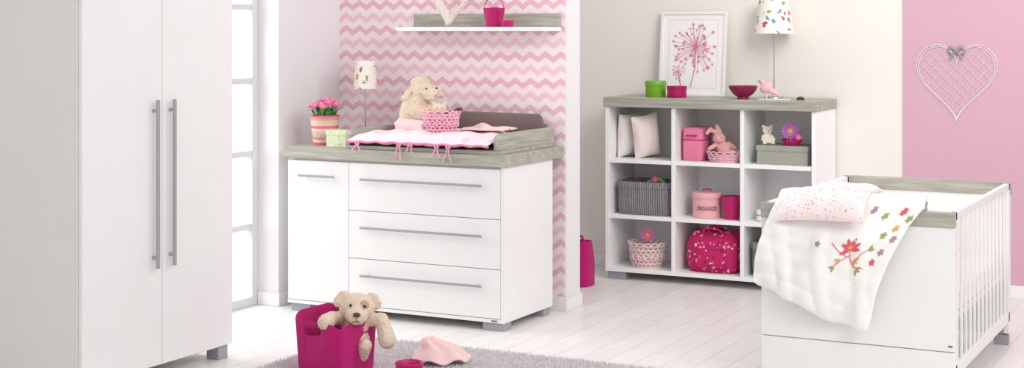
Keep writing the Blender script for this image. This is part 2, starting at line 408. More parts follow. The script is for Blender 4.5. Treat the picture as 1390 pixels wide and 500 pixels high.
# ---------------------------------------------------------------- helpers for small things
def lamp(name,label,loc,rb,rt,z0,z1,base_r):
    L=root(name,label,'lamp',loc)
    mesh('base',gloft([(0,base_r),(.006,base_r),(.012,base_r*.9),(.016,.01),(.03,.006)],2,40),CHROME,L,label='round satin metal base')
    mesh('pole',gloft([(.012,.0045),(z1-.03,.0045)],2,12),CHROME,L)
    mesh('shade',gloft([(z0,rb),(z1,rt),(z1,rt-.002),(z0,rb-.002),(z0,rb)],2,64,capb=False,capt=False),SHADE,L,label='cream lampshade printed with small birds and flowers')
    sp=[gtube([(0,0,z1-.03),(rt*.97*cos(a),rt*.97*sin(a),z1-.012)],.0015,6) for a in (0,2.1,4.2)]
    mesh('shade_fitting',merge(*sp,gloft([(z1-.08,.014),(z1-.03,.014)],2,16)),CHROME,L)
    return L
def lace(name,label,loc,rb,rt,h,mat,group=None):
    B=root(name,label,'basket',loc,group=group)
    g=[]; N=22
    def R(z): return rb+(rt-rb)*(z/h)**.8
    for s in (-1,1):
        for i in range(N):
            pts=[]
            for k in range(9):
                z=h*k/8; a=2*pi*i/N+s*k/8*1.0
                pts.append((R(z)*cos(a),R(z)*sin(a),z))
            g.append(gtube(pts,.0032,6))
    for z in (0.003,h*.2,h*.5,h*.8,h*.98):
        g.append(gtube([((R(z))*cos(2*pi*i/48),(R(z))*sin(2*pi*i/48),z) for i in range(48)],.0042,6,True))
    for i in range(16):
        a=2*pi*i/16
        g.append(gtube([((rt+.004)*cos(a+.19*cos(t)),(rt+.004)*sin(a+.19*cos(t)),h+.016*sin(t)) for t in [pi*k/8 for k in range(9)]],.0045,6))
        z=h*.5; c=Vector((R(z)*cos(a),R(z)*sin(a),z)); rad=Vector((cos(a),sin(a),0)); tg=Vector((-sin(a),cos(a),0))
        g.append(gtube([tuple(c+rad*.003+tg*(h*.14*cos(t))+Vector((0,0,h*.14*sin(t)))) for t in [2*pi*k/12 for k in range(12)]],.0035,6,True))
    mesh('crochet_wall',merge(*g),mat,B,weld=False)
    mesh('lining',gloft([(0.002,rb-.006),(.004,rb-.006),(h*.7,R(h*.7)-.007),(h*.7,R(h*.7)-.011),(.008,rb-.012)],2,40),PINK if mat is LACE else PALEPINK,B,label='soft fabric lining')
    return B
def gerbera(r,n=16,rows=2):
    g=[]
    for q in range(rows):
        for i in range(n):
            a=2*pi*(i+.5*q)/n; rr=r*(1-.25*q)
            M=Matrix.Rotation(a,4,'Z')@Matrix.Translation((rr*.58,0,.004*q+.002))@Matrix.Rotation(-.2-.2*q,4,'Y')
            g.append(xf(ell((0,0,0),(rr*.42,rr*.15,.003),seg=12,rings=6),M))
    return merge(*g)
def flower(par,loc,r,nrmdir,mat,leaf=False):
    q=Vector(nrmdir).normalized().to_track_quat('Z','Y').to_matrix().to_4x4()
    M=Matrix.Translation(loc)@q
    f=mesh('flower',xf(gerbera(r),M),mat,par,label='daisy-like blossom')
    mesh('flower_centre',xf(ell((0,0,.004),(r*.28,r*.28,.008)),M),YEL,f,label='yellow flower centre')
    return f
FC=(.42,-.9,.1)
# ---------------------------------------------------------------- things on the dresser
lamp('table_lamp','small table lamp with printed cream shade on the dresser',(-4.726,7.35,.905),.070,.055,.305,.465,.055)
P=root('potted_daisies','pink daisies in a striped woven pot on the dresser','potted plant',(-4.80,7.05,.905))
mesh('pot',gloft([(0,.062),(.003,.065),(.155,.082),(.163,.084),(.166,.08),(.150,.074),(.140,.073)],2,48),POT,P,label='round pot with pink, green and cream stripes')
mesh('soil',gloft([(.135,.072),(.141,.072)],2,32),BROWN,P)
g=[]
for i in range(70):
    a=random.random()*2*pi; r0=random.random()*.05; l=random.uniform(.05,.10); o=random.uniform(.02,.07)
    pts=[Vector((r0*cos(a),r0*sin(a),.14)),Vector(((r0+o*.5)*cos(a),(r0+o*.5)*sin(a),.14+l*.7)),Vector(((r0+o)*cos(a),(r0+o)*sin(a),.14+l*.75))]
    tg=Vector((-sin(a),cos(a),0))*random.uniform(.007,.012)
    V=[tuple(pts[0]-tg*.3),tuple(pts[0]+tg*.3),tuple(pts[1]+tg),tuple(pts[1]-tg),tuple(pts[2])]
    g.append((V,[(0,1,2,3),(3,2,4)]))
mesh('foliage',merge(*g),LEAF,P,smooth=False,solid=.001,weld=False,label='dense green leaves')
for i in range(13):
    a=i*2.4; r0=.015+.062*math.sqrt(i/13); z=.255-r0*.5+random.uniform(-.012,.012)
    x,y=r0*cos(a),r0*sin(a)
    f=flower(P,(x,y,z),.021,(x*4+.25,y*4-.5,.7),FPINK)
    mesh('stem',gtube([(x*.4,y*.4,.15),(x,y,z)],.0015,6),LEAF,f)
B=root('trinket_box','small pale green leaf-print box beside the flower pot','box',(-4.635,6.975,.905))
mesh('body',gbox(-.065,.065,-.06,.06,0,.07),GRBOX,B,smooth=False,bevel=.003)
mesh('lid',gbox(-.068,.068,-.063,.063,.066,.09),GRBOX,B,smooth=False,bevel=.003)

def eyes(o,pts,r=.005,mat=BLACK,name='eye'):
    for p in pts: mesh(name,ell(p,r,seg=12,rings=8),mat,o)
# sheep
sh=merge(ell((0,0,.085),(.095,.08,.09)),ell((.0,.0,.15),(.066,.06,.06)),
 ell((.03,-.01,.225),(.060,.056,.055)),ell((.015,.0,.268),(.055,.05,.036)),
 cap((.06,-.04,.21),(.088,-.085,.198),.042,.030),
 cap((-.065,-.02,.14),(-.09,-.09,.05),.028,.024),cap((.06,-.03,.13),(.05,-.085,.07),.028,.024),
 cap((-.05,-.05,.03),(-.10,-.15,.022),.034,.030),cap((.05,-.05,.03),(.07,-.12,.022),.032,.03),
 cap((-.02,0,.245),(-.075,-.02,.18),.014,.021),cap((.08,.02,.25),(.128,.01,.20),.013,.020))
SH=mesh('plush_sheep',sh,CREAM,loc=(-4.335,7.28,.985),rz=33,remesh=.005,disp=.018,dscale=.012,label='sitting cream woolly plush sheep on the changing mat',cat='plush toy')
eyes(SH,[(.046,-.074,.236),(.104,-.055,.238)],.0055)
mesh('nose',ell((.098,-.114,.200),(.012,.006,.007)),TAN,SH)
lace('crochet_basket','pink crochet basket with scalloped rim on the changing mat',(-4.04,7.03,.995),.075,.10,.105,LACE)
tb=merge(ell((0,0,.04),(.045,.04,.06)),ell((0,-.005,.115),(.038,.035,.034)),ell((0,-.035,.108),(.018,.016,.014)),ell((-.03,0,.145),.014),ell((.03,0,.145),.014))
t2=mesh('plush_mouse',tb,BEARM,loc=(-4.055,7.04,1.005),rz=30,remesh=.005,label='small cream plush head peeking out of the crochet basket',cat='plush toy')
eyes(t2,[(-.013,-.036,.122),(.013,-.036,.122)],.003); mesh('nose',ell((0,-.052,.11),.004),BROWN,t2)
mesh('hair_brush',merge(cap((-.03,0,0),(.04,.0,.02),.008,.006),ell((.055,0,.025),(.022,.012,.009))),BROWN,loc=(-3.985,7.03,1.10),label='small brown brush lying in the crochet basket',cat='brush')
mesh('rolled_blanket',gloft([(-.12,.01,.01),(-.115,.032,.028),(0,.036,.03),(.115,.03,.027),(.12,.01,.01)],2,32,fn=lambda q,k,a:(q[2],q[0]*(1+.1*sin(5*a)),q[1]*(1+.1*cos(4*a)))),PALEPINK,loc=(-4.22,7.03,1.03),rz=-20,label='rolled pale pink blanket beside the crochet basket',cat='blanket')

# ---------------------------------------------------------------- wall shelf
WS=root('wall_shelf','white wall shelf with limed oak back lip on the chevron wall','shelf',(-4.04,7.43,1.54))
mesh('board',gbox(-4.505,-3.57,7.32,7.54,1.541,1.563),WHITE,WS,True,False,.002)
mesh('back_lip',gbox(-4.505,-3.57,7.522,7.54,1.563,1.638),OAKX,WS,True,False,.002,label='limed oak back panel')
def heart(t,w,h):
    return (w/32*16*sin(t)**3, h/29.2*(13*cos(t)-5*cos(2*t)-2*cos(3*t)-cos(4*t)+17))
hw=[]
for k in range(7):
    pts=[]
    for i in range(120):
        t=2*pi*i/120; x,z=heart(t,.175,.20)
        q=0 if k==6 else .013
        pts.append((x+q*cos(9*t+k*1.05),q*sin(9*t+k*1.05),z+q*sin(9*t+k*1.05+1)))
    hw.append(gtube(pts,.0095 if k<6 else .014,6,True))
HH=mesh('wicker_heart',merge(*hw),WICKER,loc=(-4.2,7.40,1.590),label='whitewashed wicker heart wreath standing on the wall shelf',cat='heart decoration',weld=False)
HH.rotation_euler=(math.radians(-16),0,0)
K=root('small_bucket','magenta enamel bucket with handle on the wall shelf','bucket',(-3.925,7.42,1.563))
mesh('body',gloft([(0,.042),(.002,.044),(.10,.060),(.104,.063),(.107,.060),(.10,.056),(.006,.040)],2,48),MAGL,K)
mesh('handle',gtube([(.062*cos(t),0,.095+.075*sin(t)) for t in [pi*i/16 for i in range(17)]],.0025,8),MAGL,K,label='thin wire handle')
mesh('filling',ell((0,0,.09),(.05,.05,.02)),DKMAG,K,disp=.01)
mesh('tealight_pot',gloft([(0,.028),(.003,.032),(.03,.036),(.036,.038),(.038,.035),(.03,.032),(.022,.03)],2,32),MAGL,loc=(-3.815,7.37,1.563),label='tiny magenta tealight pot on the wall shelf',cat='candle holder')

# ---------------------------------------------------------------- bookcase
BK=root('bookcase','white open bookcase with nine compartments and limed oak top','bookcase',(-3.116,8.84,0))
X0,X1=-3.783,-2.449; Y0,Y1=8.63,9.06
xs=[X0,X0+.4363,X0+.8727,X1-.025]
g=[gbox(x,x+.025,Y0,Y1,.05,1.07) for x in xs]
g=[g[0],g[3]]+[gbox(x,x+.025,Y0+.004,Y1-.012,.075,1.07) for x in xs[1:3]]
mesh('body',merge(*g,gbox(X0+.025,X1-.025,Y1-.012,Y1,.05,1.07),gbox(X0+.025,X1-.025,Y0,Y1-.012,.05,.075)),WHITE_LIFTED,BK,True,False,.0012)
for z in (.378,.723):
    for i in range(3):
        mesh('shelf',gbox(xs[i]+.0255,xs[i+1]-.0005,Y0+.008,Y1-.0125,z,z+.0245),WHITE_LIFTED,BK,True,False,.001)
mesh('top_board',gbox(X0-.008,X1+.008,Y0-.015,Y1,1.071,1.13),OAKX,BK,True,False,.002,label='limed grey oak top board')
for x in (X0+.01,X1-.13):
    for y in (Y0+.015,Y1-.1): mesh('foot',gbox(x,x+.12,y,y+.08,0,.05),STEEL,BK,True,False,.002,label='grey metal foot')
ZT=1.13; Z1=.7475; Z2=.4025; Z3=.075
def canister(name,label,loc,r,h,mat):
    R=root(name,label,'canister',loc)
    mesh('body',gloft([(0,r*.94),(.003,r*.96),(h*.72,r*.96)],2,48),mat,R)
    mesh('lid',gloft([(h*.70,r),(h*.72,r*1.01),(h*.97,r*1.01),(h,r*.97),(h,.001)],2,48),mat,R)
    return R
canister('round_tin','lime green round tin with lid on the bookcase',(-3.511,8.79,ZT),.066,.10,GREEN)
canister('round_tin','magenta round tin with lid on the bookcase',(-3.355,8.75,ZT),.062,.073,MAGG)
# picture
PF=root('framed_picture','white framed print of a pink blossom umbel leaning on the wall','picture',(-3.345,8.975,ZT),rx=-6)
w,h,fw=.22,.535,.018
mesh('frame',merge(gbox(-w,-w+fw,-.01,.012,0,h),gbox(w-fw,w,-.01,.012,0,h),gbox(-w+fw,w-fw,-.01,.012,0,fw),gbox(-w+fw,w-fw,-.01,.012,h-fw,h)),WHITE,PF,smooth=False,bevel=.002)
pr=mesh('print',gbox(-w+fw,w-fw,0,.01,fw,h-fw),PAPER,PF,smooth=False,label='white paper print')
mesh('inner_border',merge(gbox(-.163,-.161,-.001,0,.05,.485),gbox(.161,.163,-.001,0,.05,.485),gbox(-.161,.161,-.001,0,.05,.052),gbox(-.161,.161,-.001,0,.483,.485)),mk('border_line',(215,205,205),.8),pr,smooth=False)
g1=[]; rp=random.Random(5)
for cx,cz,LL,n in ((.02,.31,.16,60),(-.095,.15,.055,14)):
    g1.append(gtube([(cx*.5-.02,-.0015,.055),(cx*.9,-.0015,(cz+.055)/2),(cx,-.0015,cz)],.0028,5,flat=.3))
    for i in range(n):
        a=2*pi*i/n+rp.uniform(-.08,.08); l=LL*rp.uniform(.35,1.0); ex,ez=cx+l*cos(a),cz+l*sin(a)
        ex=max(-.145,min(.145,ex))
        g1.append(gtube([(cx,-.0015,cz),((cx+ex)/2+rp.uniform(-.006,.006),-.0015,(cz+ez)/2+.006),(ex,-.0015,ez)],.0010,5,flat=.3))
        rr=rp.uniform(.010,.017) if n>20 else .009; y=-.003-.00005*i; b0=rp.uniform(0,6)
        V=[(ex,y,ez)]
        for k in range(12):
            b=2*pi*k/12+b0; q=rr if k%2==0 else rr*.25
            V.append((ex+q*cos(b),y,ez+q*sin(b)))
        g1.append((V,[(0,k+1,(k+1)%12+1) for k in range(12)]))
mesh('drawn_bloom',merge(*g1),ARTP,pr,smooth=False,weld=False,label='pink drawn flower umbel')
mesh('bowl',gloft([(0,.034),(.004,.036),(.012,.034),(.03,.06),(.055,.08),(.078,.088),(.08,.086),(.055,.074),(.025,.045),(.018,.01)],2,56),DKMAG,loc=(-2.93,8.75,ZT),label='dark magenta glazed bowl on the bookcase',cat='bowl')
# bird
bd=merge(ell((-.045,0,.065),(.042,.026,.032),rotm('Y',-25).to_3x3()),ell((-.075,0,.105),(.020,.018,.019)),cap((-.02,0,.05),(.035,0,.02),.02,.008),cap((-.09,0,.105),(-.107,0,.101),.006,.002,4))
bw=mesh('bird_figurine',bd,BIRD,loc=(-2.73,8.73,ZT+.006),rz=8,remesh=.004,label='pale pink bird figurine on a white stand',cat='figurine')
mesh('stand',merge(gloft([(-.006,.1,.028),(.0,.1,.028)],2.5,40),gtube([(-.045,0,0),(-.045,0,.04)],.003,6)),OFFW,bw)
eyes(bw,[(-.082,-.0165,.109)],.003)
mesh('trinket',merge(ell((0,0,.012),(.022,.014,.010)),ell((-.015,-.012,.006),(.006,.004,.006)),ell((.015,-.012,.006),(.006,.004,.006)),ell((-.015,.012,.006),(.006,.004,.006)),ell((.015,.012,.006),(.006,.004,.006))),BROWN,loc=(-2.575,8.75,ZT),label='tiny dark trinket beside the bird figurine',cat='trinket')
lamp('table_lamp','tall table lamp with printed cream shade on the bookcase',(-2.80,8.95,ZT),.122,.09,.395,.60,.06)
# cushions
for x,y,rz,ry,m,lb in ((-3.69,8.80,64,-3,OFFW,'cream cushion leaning against the bookcase side'),(-3.565,8.765,52,-10,BLUSH,'blush cushion standing beside another cushion')):
    c=mesh('cushion',gpillow(.19,.28,.10,18),m,loc=(x,y,Z1+.139),label=lb,cat='cushion',group='cushions in the bookcase')
    c.rotation_euler=(math.radians(6),math.radians(ry),math.radians(rz))
# pink case
PC=root('play_suitcase','small pink suitcase standing in the bookcase','suitcase',(-3.24,8.80,Z1))
mesh('body',gloft([(0,.060,.09),(.006,.066,.096),(.095,.068,.098),(.195,.066,.096),(.203,.058,.088)],6,48),PINK,PC)
mesh('seam',gloft([(.125,.0695,.0995),(.131,.0695,.0995)],6,48),MAGL,PC)
mesh('handle',gtube([(-.03,-.092,.155),(-.03,-.112,.155),(.03,-.112,.155),(.03,-.092,.155)],.005,8),MAGL,PC)
lace('crochet_basket','low pink crochet basket in the bookcase',(-3.035,8.75,Z1),.095,.112,.05,LACE)
bn=merge(ell((0.01,0,.05),(.058,.045,.045)),ell((-.03,-.01,.115),(.040,.037,.036)),ell((-.036,-.041,.107),(.020,.015,.014)),
 cap((-.045,.0,.145),(-.085,.0,.17),.011,.015),cap((-.02,0,.15),(-.045,.0,.19),.011,.014),cap((-.085,.0,.17),(-.105,-.01,.145),.015,.012),
 cap((-.045,-.01,.08),(-.085,-.05,.055),.015,.014),cap((.03,-.01,.085),(.07,-.05,.06),.015,.014),
 cap((.0,-.04,.03),(.06,-.10,.035),.020,.019),cap((.05,-.02,.035),(.115,-.06,.03),.020,.018))
b1=mesh('plush_bunny',bn,BUNNY,loc=(-3.055,8.77,Z1+.024),rz=15,remesh=.005,label='rose plush bunny lounging in a crochet basket',cat='plush toy')
eyes(b1,[(-.048,-.043,.124),(-.018,-.045,.124)],.003); mesh('nose',ell((-.036,-.056,.111),.004),MAGL,b1)
gb=root('storage_box','grey linen storage box in the bookcase','box',(-2.67,8.80,Z1))
mesh('body',gbox(-.155,.155,-.11,.11,0,.08),GREYBOX,gb,smooth=False,bevel=.004)
mesh('lid',gbox(-.159,.159,-.114,.114,.078,.112),GREYBOX,gb,smooth=False,bevel=.004)
mesh('pull_tab',gbox(-.02,.02,-.118,-.114,.085,.1),CHROME,gb,smooth=False,bevel=.001)
wb=merge(ell((0,0,.035),(.03,.026,.036)),ell((0,-.003,.085),(.03,.027,.026)),ell((0,-.027,.078),(.014,.012,.010)),ell((-.024,0,.108),.011),ell((.024,0,.108),.011),cap((-.026,-.005,.05),(-.035,-.03,.03),.010,.009),cap((.026,-.005,.05),(.035,-.03,.03),.010,.009),cap((-.016,-.02,.012),(-.026,-.045,.012),.012,.012),cap((.016,-.02,.012),(.026,-.045,.012),.012,.012))
b2=mesh('teddy_bear',wb,TINYB,loc=(-2.785,8.77,Z1+.113),rz=30,remesh=.004,label='tiny ivory teddy bear on the grey box',cat='plush toy')
eyes(b2,[(-.010,-.029,.092),(.010,-.029,.092)],.0028); mesh('nose',ell((0,-.039,.081),.004),BROWN,b2)
fb=root('flower_bowl','magenta dish with a violet felt flower on the grey box','bowl',(-2.63,8.76,Z1+.112))
mesh('dish',gloft([(0,.04),(.003,.043),(.03,.062),(.036,.064),(.036,.060),(.012,.04),(.010,.005)],2,40),MAGL,fb)
flower(fb,(-.01,.0,.085),.055,FC,FVIO)
flower(fb,(.045,-.02,.05),.022,FC,FPINK)
mesh('stem',gtube([(0,.01,.012),(-.01,.006,.08)],.004,8),LEAF,fb)
def knit(loc,label,w=.182,d=.14,h=.205):
    B=root('knitted_basket',label,'basket',loc,group='grey knitted baskets')
    mesh('body',gloft([(0,w*.93,d*.93),(.004,w*.96,d*.96),(h*.3,w,d),(h*.8,w*.99,d*.99),(h*.82,w*1.02,d*1.03),(h*.96,w*1.02,d*1.03),(h,w,d),(h*.97,w*.95,d*.94),(.02,w*.9,d*.9)],5,72,fn=lambda q,k,a:(q[0]*(1+.008*sin(24*a)),q[1]*(1+.008*sin(24*a)),q[2])),KNIT,B)
    return B
knit((-3.553,8.80,Z2),'grey cable-knit basket with folded rim in the bookcase')
knit((-2.68,8.80,Z3),'grey cable-knit basket on the lowest bookcase level')
ft=root('felt_flower','green and pink felt flower poking out of the knitted basket','toy',(-3.50,8.76,Z2+.16))
mesh('leaf',merge(ell((-.03,0,.045),(.032,.006,.010),rotm('Y',-20).to_3x3()),ell((.035,0,.05),(.032,.006,.012),rotm('Y',25).to_3x3()),cap((0,0,0),(0,0,.04),.005,.005)),mk('felt_green',(150,185,70),.9),ft)
flower(ft,(.0,-.01,.055),.022,FC,FPINK)
# ORGANIZE tin
OT=root('storage_tin','round pale pink tin lettered ORGANIZE in the bookcase','tin',(-3.165,8.77,Z2))
r=.088
mesh('body',gloft([(0,r-.004),(.003,r),(.122,r)],2,64),ORG,OT)
mesh('lid',gloft([(.118,r+.003),(.12,r+.004),(.148,r+.004),(.153,r),(.156,.02),(.156,.001)],2,64),ORG,OT)
mesh('knob',merge(gtube([(-.03,0,.154),(-.026,0,.17),(.026,0,.17),(.03,0,.154)],.004,8)),MAGL,OT)
tc=bpy.data.curves.new('txt','FONT'); tc.body='ORGANIZE'; tc.size=.036; tc.align_x='CENTER'; tc.extrude=.0004; tc.offset=.0006
to=bpy.data.objects.new('txt',tc); COL.objects.link(to); bpy.context.view_layer.update()
me=bpy.data.meshes.new_from_object(to.evaluated_get(bpy.context.evaluated_depsgraph_get())); bpy.data.objects.remove(to)
Vs=[v.co.copy() for v in me.vertices]; Fs=[tuple(p.vertices) for p in me.polygons]
a0=math.radians(-73)
Vt=[((r+.0012+v.z)*cos(a0+v.x*.72/r),(r+.0012+v.z)*sin(a0+v.x*.72/r),.048+v.y) for v in Vs]
mesh('lettering',(Vt,Fs),LETTER,OT,smooth=False,label='dark capital lettering reading ORGANIZE')
mesh('cup',gloft([(0,.044),(.004,.047),(.135,.064),(.14,.066),(.14,.062),(.01,.043),(.008,.003)],2,48),MAGL,loc=(-3.0,8.74,Z2),label='magenta cup beside the pink tin',cat='cup')
tw=root('towel_stack','folded white towels in the bookcase','towels',(-2.70,8.80,Z2))
for i in range(2): mesh('towel',gloft([(.035*i,.13,.10),(.035*i+.008,.14,.11),(.035*i+.027,.14,.11),(.035*i+.034,.13,.10)],6,48),OFFW,tw)
lace('crochet_basket','blush crochet basket holding a pink flower in the bookcase',(-3.55,8.75,Z3),.088,.115,.14,LACEC)
f3=root('gerbera_flower','pink artificial gerbera resting in the crochet basket','flower',(-3.55,8.75,Z3+.01))
fl=flower(f3,(0,0,.185),.045,FC,FPINK); mesh('stem',gtube([(0,.02,0),(0,.012,.18)],.003,8),LEAF,f3)
FB=root('floral_bag','magenta floral fabric bag with handles in the bookcase','bag',(-3.115,8.79,Z3))
mesh('body',gloft([(0,.14,.09),(.01,.155,.105),(.08,.168,.118),(.17,.165,.11),(.225,.15,.08),(.245,.135,.05),(.25,.12,.03)],3.5,64,fn=lambda q,k,a:(q[0]*(1+.02*sin(9*a)),q[1]*(1+.03*sin(7*a+k)),q[2]+(.008*sin(5*a) if k>3 else 0))),BAGM,FB)
for y in (-.06,.03):
    mesh('handle',gtube([(-.06,y,.22),(-.055,y-.012,.255),(-.02,y-.02,.272),(.03,y-.02,.268),(.06,y-.012,.25),(.065,y,.22)],.009,8,flat=.5),BAGM,FB)
mesh('pocket',ggrid(lambda a,b:(-.09+.18*a,-.121-.006*sin(pi*a),.03+.11*b),14,8),BAGM,FB,solid=.004)
MB=root('felt_bag','tall magenta felt bag standing on the floor behind the partition','bag',(-3.85,8.34,0))
mesh('body',gloft([(0,.10,.08),(.004,.105,.085),(.14,.108,.075),(.27,.098,.05),(.27,.093,.045),(.01,.098,.078)],4,56),MAG,MB)
mesh('handle',gtube([(-.05,-.04,.26),(-.03,-.042,.30),(.02,-.042,.315),(.06,-.042,.30),(.08,-.04,.26)],.008,8,flat=.4),MAG,MB)

# ---------------------------------------------------------------- wire heart
WH=root('wire_heart','white wire heart with lattice and grey bow on the pink wall','wall decoration',(-1.733,YB-.0165,1.01))
g=[];hwid,hh=.46,.455
for k,(sc,dz) in enumerate(((1,0),(.95,.012))):
    g.append(gtube([(heart(2*pi*i/120,hwid*sc,hh*sc)[0],0,heart(2*pi*i/120,hwid*sc,hh*sc)[1]+dz) for i in range(120)],.0028,6,True))
mesh('outline',merge(*g),WIRE,WH,weld=False)
poly=[heart(2*pi*i/240,hwid*.95,hh*.95) for i in range(240)]
def inside(x,z):
    c=False
    for i in range(240):
        (x1,z1),(x2,z2)=poly[i],poly[i-1]
        if (z1>z)!=(z2>z) and x<(x2-x1)*(z-z1)/(z2-z1)+x1: c=not c
    return c
g=[]
for s in (1,-1):
    for k in range(-11,12):
        seg=[]
        for i in range(160):
            q=-.5+i/160*1.2; x=q; z=.25+s*q*1.0+k*.062
            if inside(x,z-.012): seg.append((x,0,z))
            elif len(seg)>1: g.append(gtube([seg[0],seg[-1]],.0016,5)); seg=[]
            else: seg=[]
        if len(seg)>1: g.append(gtube([seg[0],seg[-1]],.0016,5))
mesh('lattice',merge(*g),WIRE,WH,weld=False,label='crossed thin white wires')
g=[]
for i in range(60):
    t=2*pi*i/60; x,z=heart(t,hwid*1.0,hh*1.0); g.append(ell((x,0,z),(.0045,.0045,.0045),seg=8,rings=5))
mesh('beads',merge(*g),WIRE,WH,weld=False,label='row of small white beads')['kind']='stuff'
g=[gtube([(s*(.045*sin(t)),-.012-.004*sin(2*t),.385+.022*sin(2*t)) for t in [pi*i/20 for i in range(21)]],.007,6,flat=.4) for s in (-1,1)]
g+= [gtube([(0,-.012,.385),(s*.02,-.014,.36),(s*.035,-.012,.335)],.007,6,flat=.3) for s in (-1,1)]+[ell((0,-.014,.385),(.012,.01,.012))]
g+= [gtube([(0,-.012,.39),(0,.005,.39)],.003,6)]
mesh('bow',mv(merge(*g),(0,0,.03)),RIB,WH,weld=False,label='grey satin ribbon bow')

# ---------------------------------------------------------------- crib
CR=root('crib','white slatted baby crib with limed oak end rails','crib',(-1.63,7.04,0))
cx0,cx1,cy0,cy1=-2.04,-1.22,6.34,7.75
def endp(y0,y1,front):
    p=mesh('end_panel',merge(gbox(cx0,cx1,y0,y1,.225,.735),gbox(cx0,cx1,y0+.001,y1-.001,.05,.221)),WHITE,CR,True,False,.002)
    mesh('top_rail',gbox(cx0-.002,cx1+.002,y0-.006,y1+.006,.735,.797),OAKX,p,True,False,.002,label='limed oak top rail')
endp(cy0,cy0+.022,1); endp(cy1-.022,cy1,0)
for x in (cx0,cx1-.024):
    s=mesh('side_rail',merge(gbox(x,x+.024,cy0+.03,cy1-.03,.762,.795),gbox(x,x+.024,cy0+.03,cy1-.03,.115,.165),gbox(x,x+.024,cy0+.024,cy0+.06,.06,.795),gbox(x,x+.024,cy1-.06,cy1-.024,.06,.795)),WHITE,CR,True,False,.002)
    n=13
    mesh('slats',merge(*[gbox(x+.007,x+.017,cy0+.06+(cy1-cy0-.12)*(i+.5)/n-.014,cy0+.06+(cy1-cy0-.12)*(i+.5)/n+.014,.16,.766) for i in range(n)]),WHITE,s,True,False,.002,label='row of white vertical slats')
for x in (cx0+.005,cx1-.075):
    for y in (cy0,cy1-.045): mesh('foot',gbox(x,x+.07,y,y+.045,0,.05),STEEL,CR,True,False,.002,label='grey metal foot')
mesh('base_board',gbox(cx0+.026,cx1-.026,cy0+.03,cy1-.03,.33,.345),WHITE,CR,True,False)
mesh('badge',gbox(-1.245,-1.228,6.3385,6.34,.243,.251),bpy.data.materials['badge_grey'],CR,True,False,label='tiny grey maker badge')
mesh('crib_mattress',gloft([(.347,.36,.66),(.355,.375,.67),(.435,.375,.67),(.445,.36,.66)],8,64,c=(-1.63,7.045,0)),OFFW,loc=(-1.63,7.045,.347),w=True,label='white mattress lying inside the crib',cat='mattress')
def Dv(s,t):
    if t>=0:
        x=lerp(lerp(-1.955,-1.335,s),lerp(-2.055,-1.56,s),t**.85)-.035*sin(pi*t)*s
        rc=max(0,abs(2*s-1)-.82)/.18; rt=max(0,t-.88)/.12
        z=lerp(.815,lerp(.45,.285,s)+.012*sin(7*s)+.006*sin(17*s),t)+.022*rc*rc*rt
        e=min(1,t*3.5)
        ed=min(1,min(s,1-s)*9)**.5*min(1,(1-t)*9)**.5
        f=.020*(1+sin(11*s+2.6*t))+.012*max(0,sin(19*s-5*t+1))**2+.030*(noise.noise(Vector((s*3.2,t*2.6,1.7)))+.3)+.010*noise.noise(Vector((s*9,t*7,4.2)))
        y=6.312-.022*sin(pi*min(1,t*1.2))*e-f*e-.018*ed*e
        return (x,y,z)
    q=-t/.5
    x=lerp(-1.955+.03*q,-1.335-.02*q,s)
    if q<.4:
        a=q/.4; return (x,lerp(6.312,6.40,a),.815+.026*sin(pi*a)+.010*sin(14*s)*sin(pi*a)+.01*a)
    a=(q-.4)/.6
    return (x,lerp(6.40,6.56,a)+.01*sin(11*s),lerp(.825,.58,a**1.4)+.006*sin(14*s)*(1-a))
DV=mesh('crib_duvet',ggrid(lambda a,b:Dv(a,-.5+1.5*b),80,120),DUVM,solid=.026,loc=(-1.68,6.33,.62),w=True,label='white dotted baby duvet with embroidered flowers draped over the crib end',cat='blanket')
DV.modifiers['thick'].use_rim=True
m=DV.modifiers.new('round','BEVEL'); m.width=.011; m.segments=3; m.limit_method='ANGLE'; m.angle_limit=math.radians(60)
mesh('hem',ggrid(lambda a,b:(lambda p:(p[0]+.012*a,p[1]+.016+.004*sin(30*a),p[2]-.03*sin(pi*min(1,a*1.15))**.6*b))(Dv(.25+.75*a,.975)),40,4),TRIMM,DV,w=True,solid=.006,label='floral lining folded out at the bottom edge')
def app(pts2,mat,name,lab,off=.0148):
    V=[];F=[]
    for poly in pts2:
        o=len(V)
        cs=sum(p[0] for p in poly)/len(poly); ct=sum(p[1] for p in poly)/len(poly)
        for p in [(cs,ct)]+poly:
            q=Dv(min(.995,max(.005,p[0])),max(.0,min(1,p[1]))); V.append((q[0],q[1]-off,q[2]+(.0 if p[1]>0.02 else .004)))
        n=len(poly); F+=[(o,o+1+i,o+1+(i+1)%n) for i in range(n)]
    return mesh(name,(V,F),mat,DV,w=True,smooth=False,solid=.002,weld=False,label=lab)
def petal(s,t,ang,l,w):
    P=[]
    for k in range(12):
        b=2*pi*k/12; a=l/2+l/2*cos(b); c=w/2*sin(b)*(1 if cos(b)<.5 else .8)
        dx=a*cos(ang)-c*sin(ang); dz=a*sin(ang)+c*cos(ang)
        P.append((s+dx/.6,t-dz/.45))
    return P
rd=math.radians
app([petal(.70,.36,rd(a),.046,.018) for a in (35,80,125,165,0,215)],APR,'embroidered_flower','red-pink embroidered star flower')
app([petal(.70,.36,rd(a),.018,.009) for a in (60,105,150)],APO,'embroidered_flower','orange embroidered flower heart',.016)
app([petal(.76,.45,rd(a),.028,.011) for a in (-60,-20,20)],APO,'embroidered_leaf','orange embroidered leaves')
app([petal(.66,.46,rd(a),.026,.010) for a in (190,230)],APO,'embroidered_leaf','orange embroidered leaves')
app([petal(.80,.53,rd(a),.026,.011) for a in (-70,-10,30)],APG,'embroidered_leaf','green embroidered leaves')
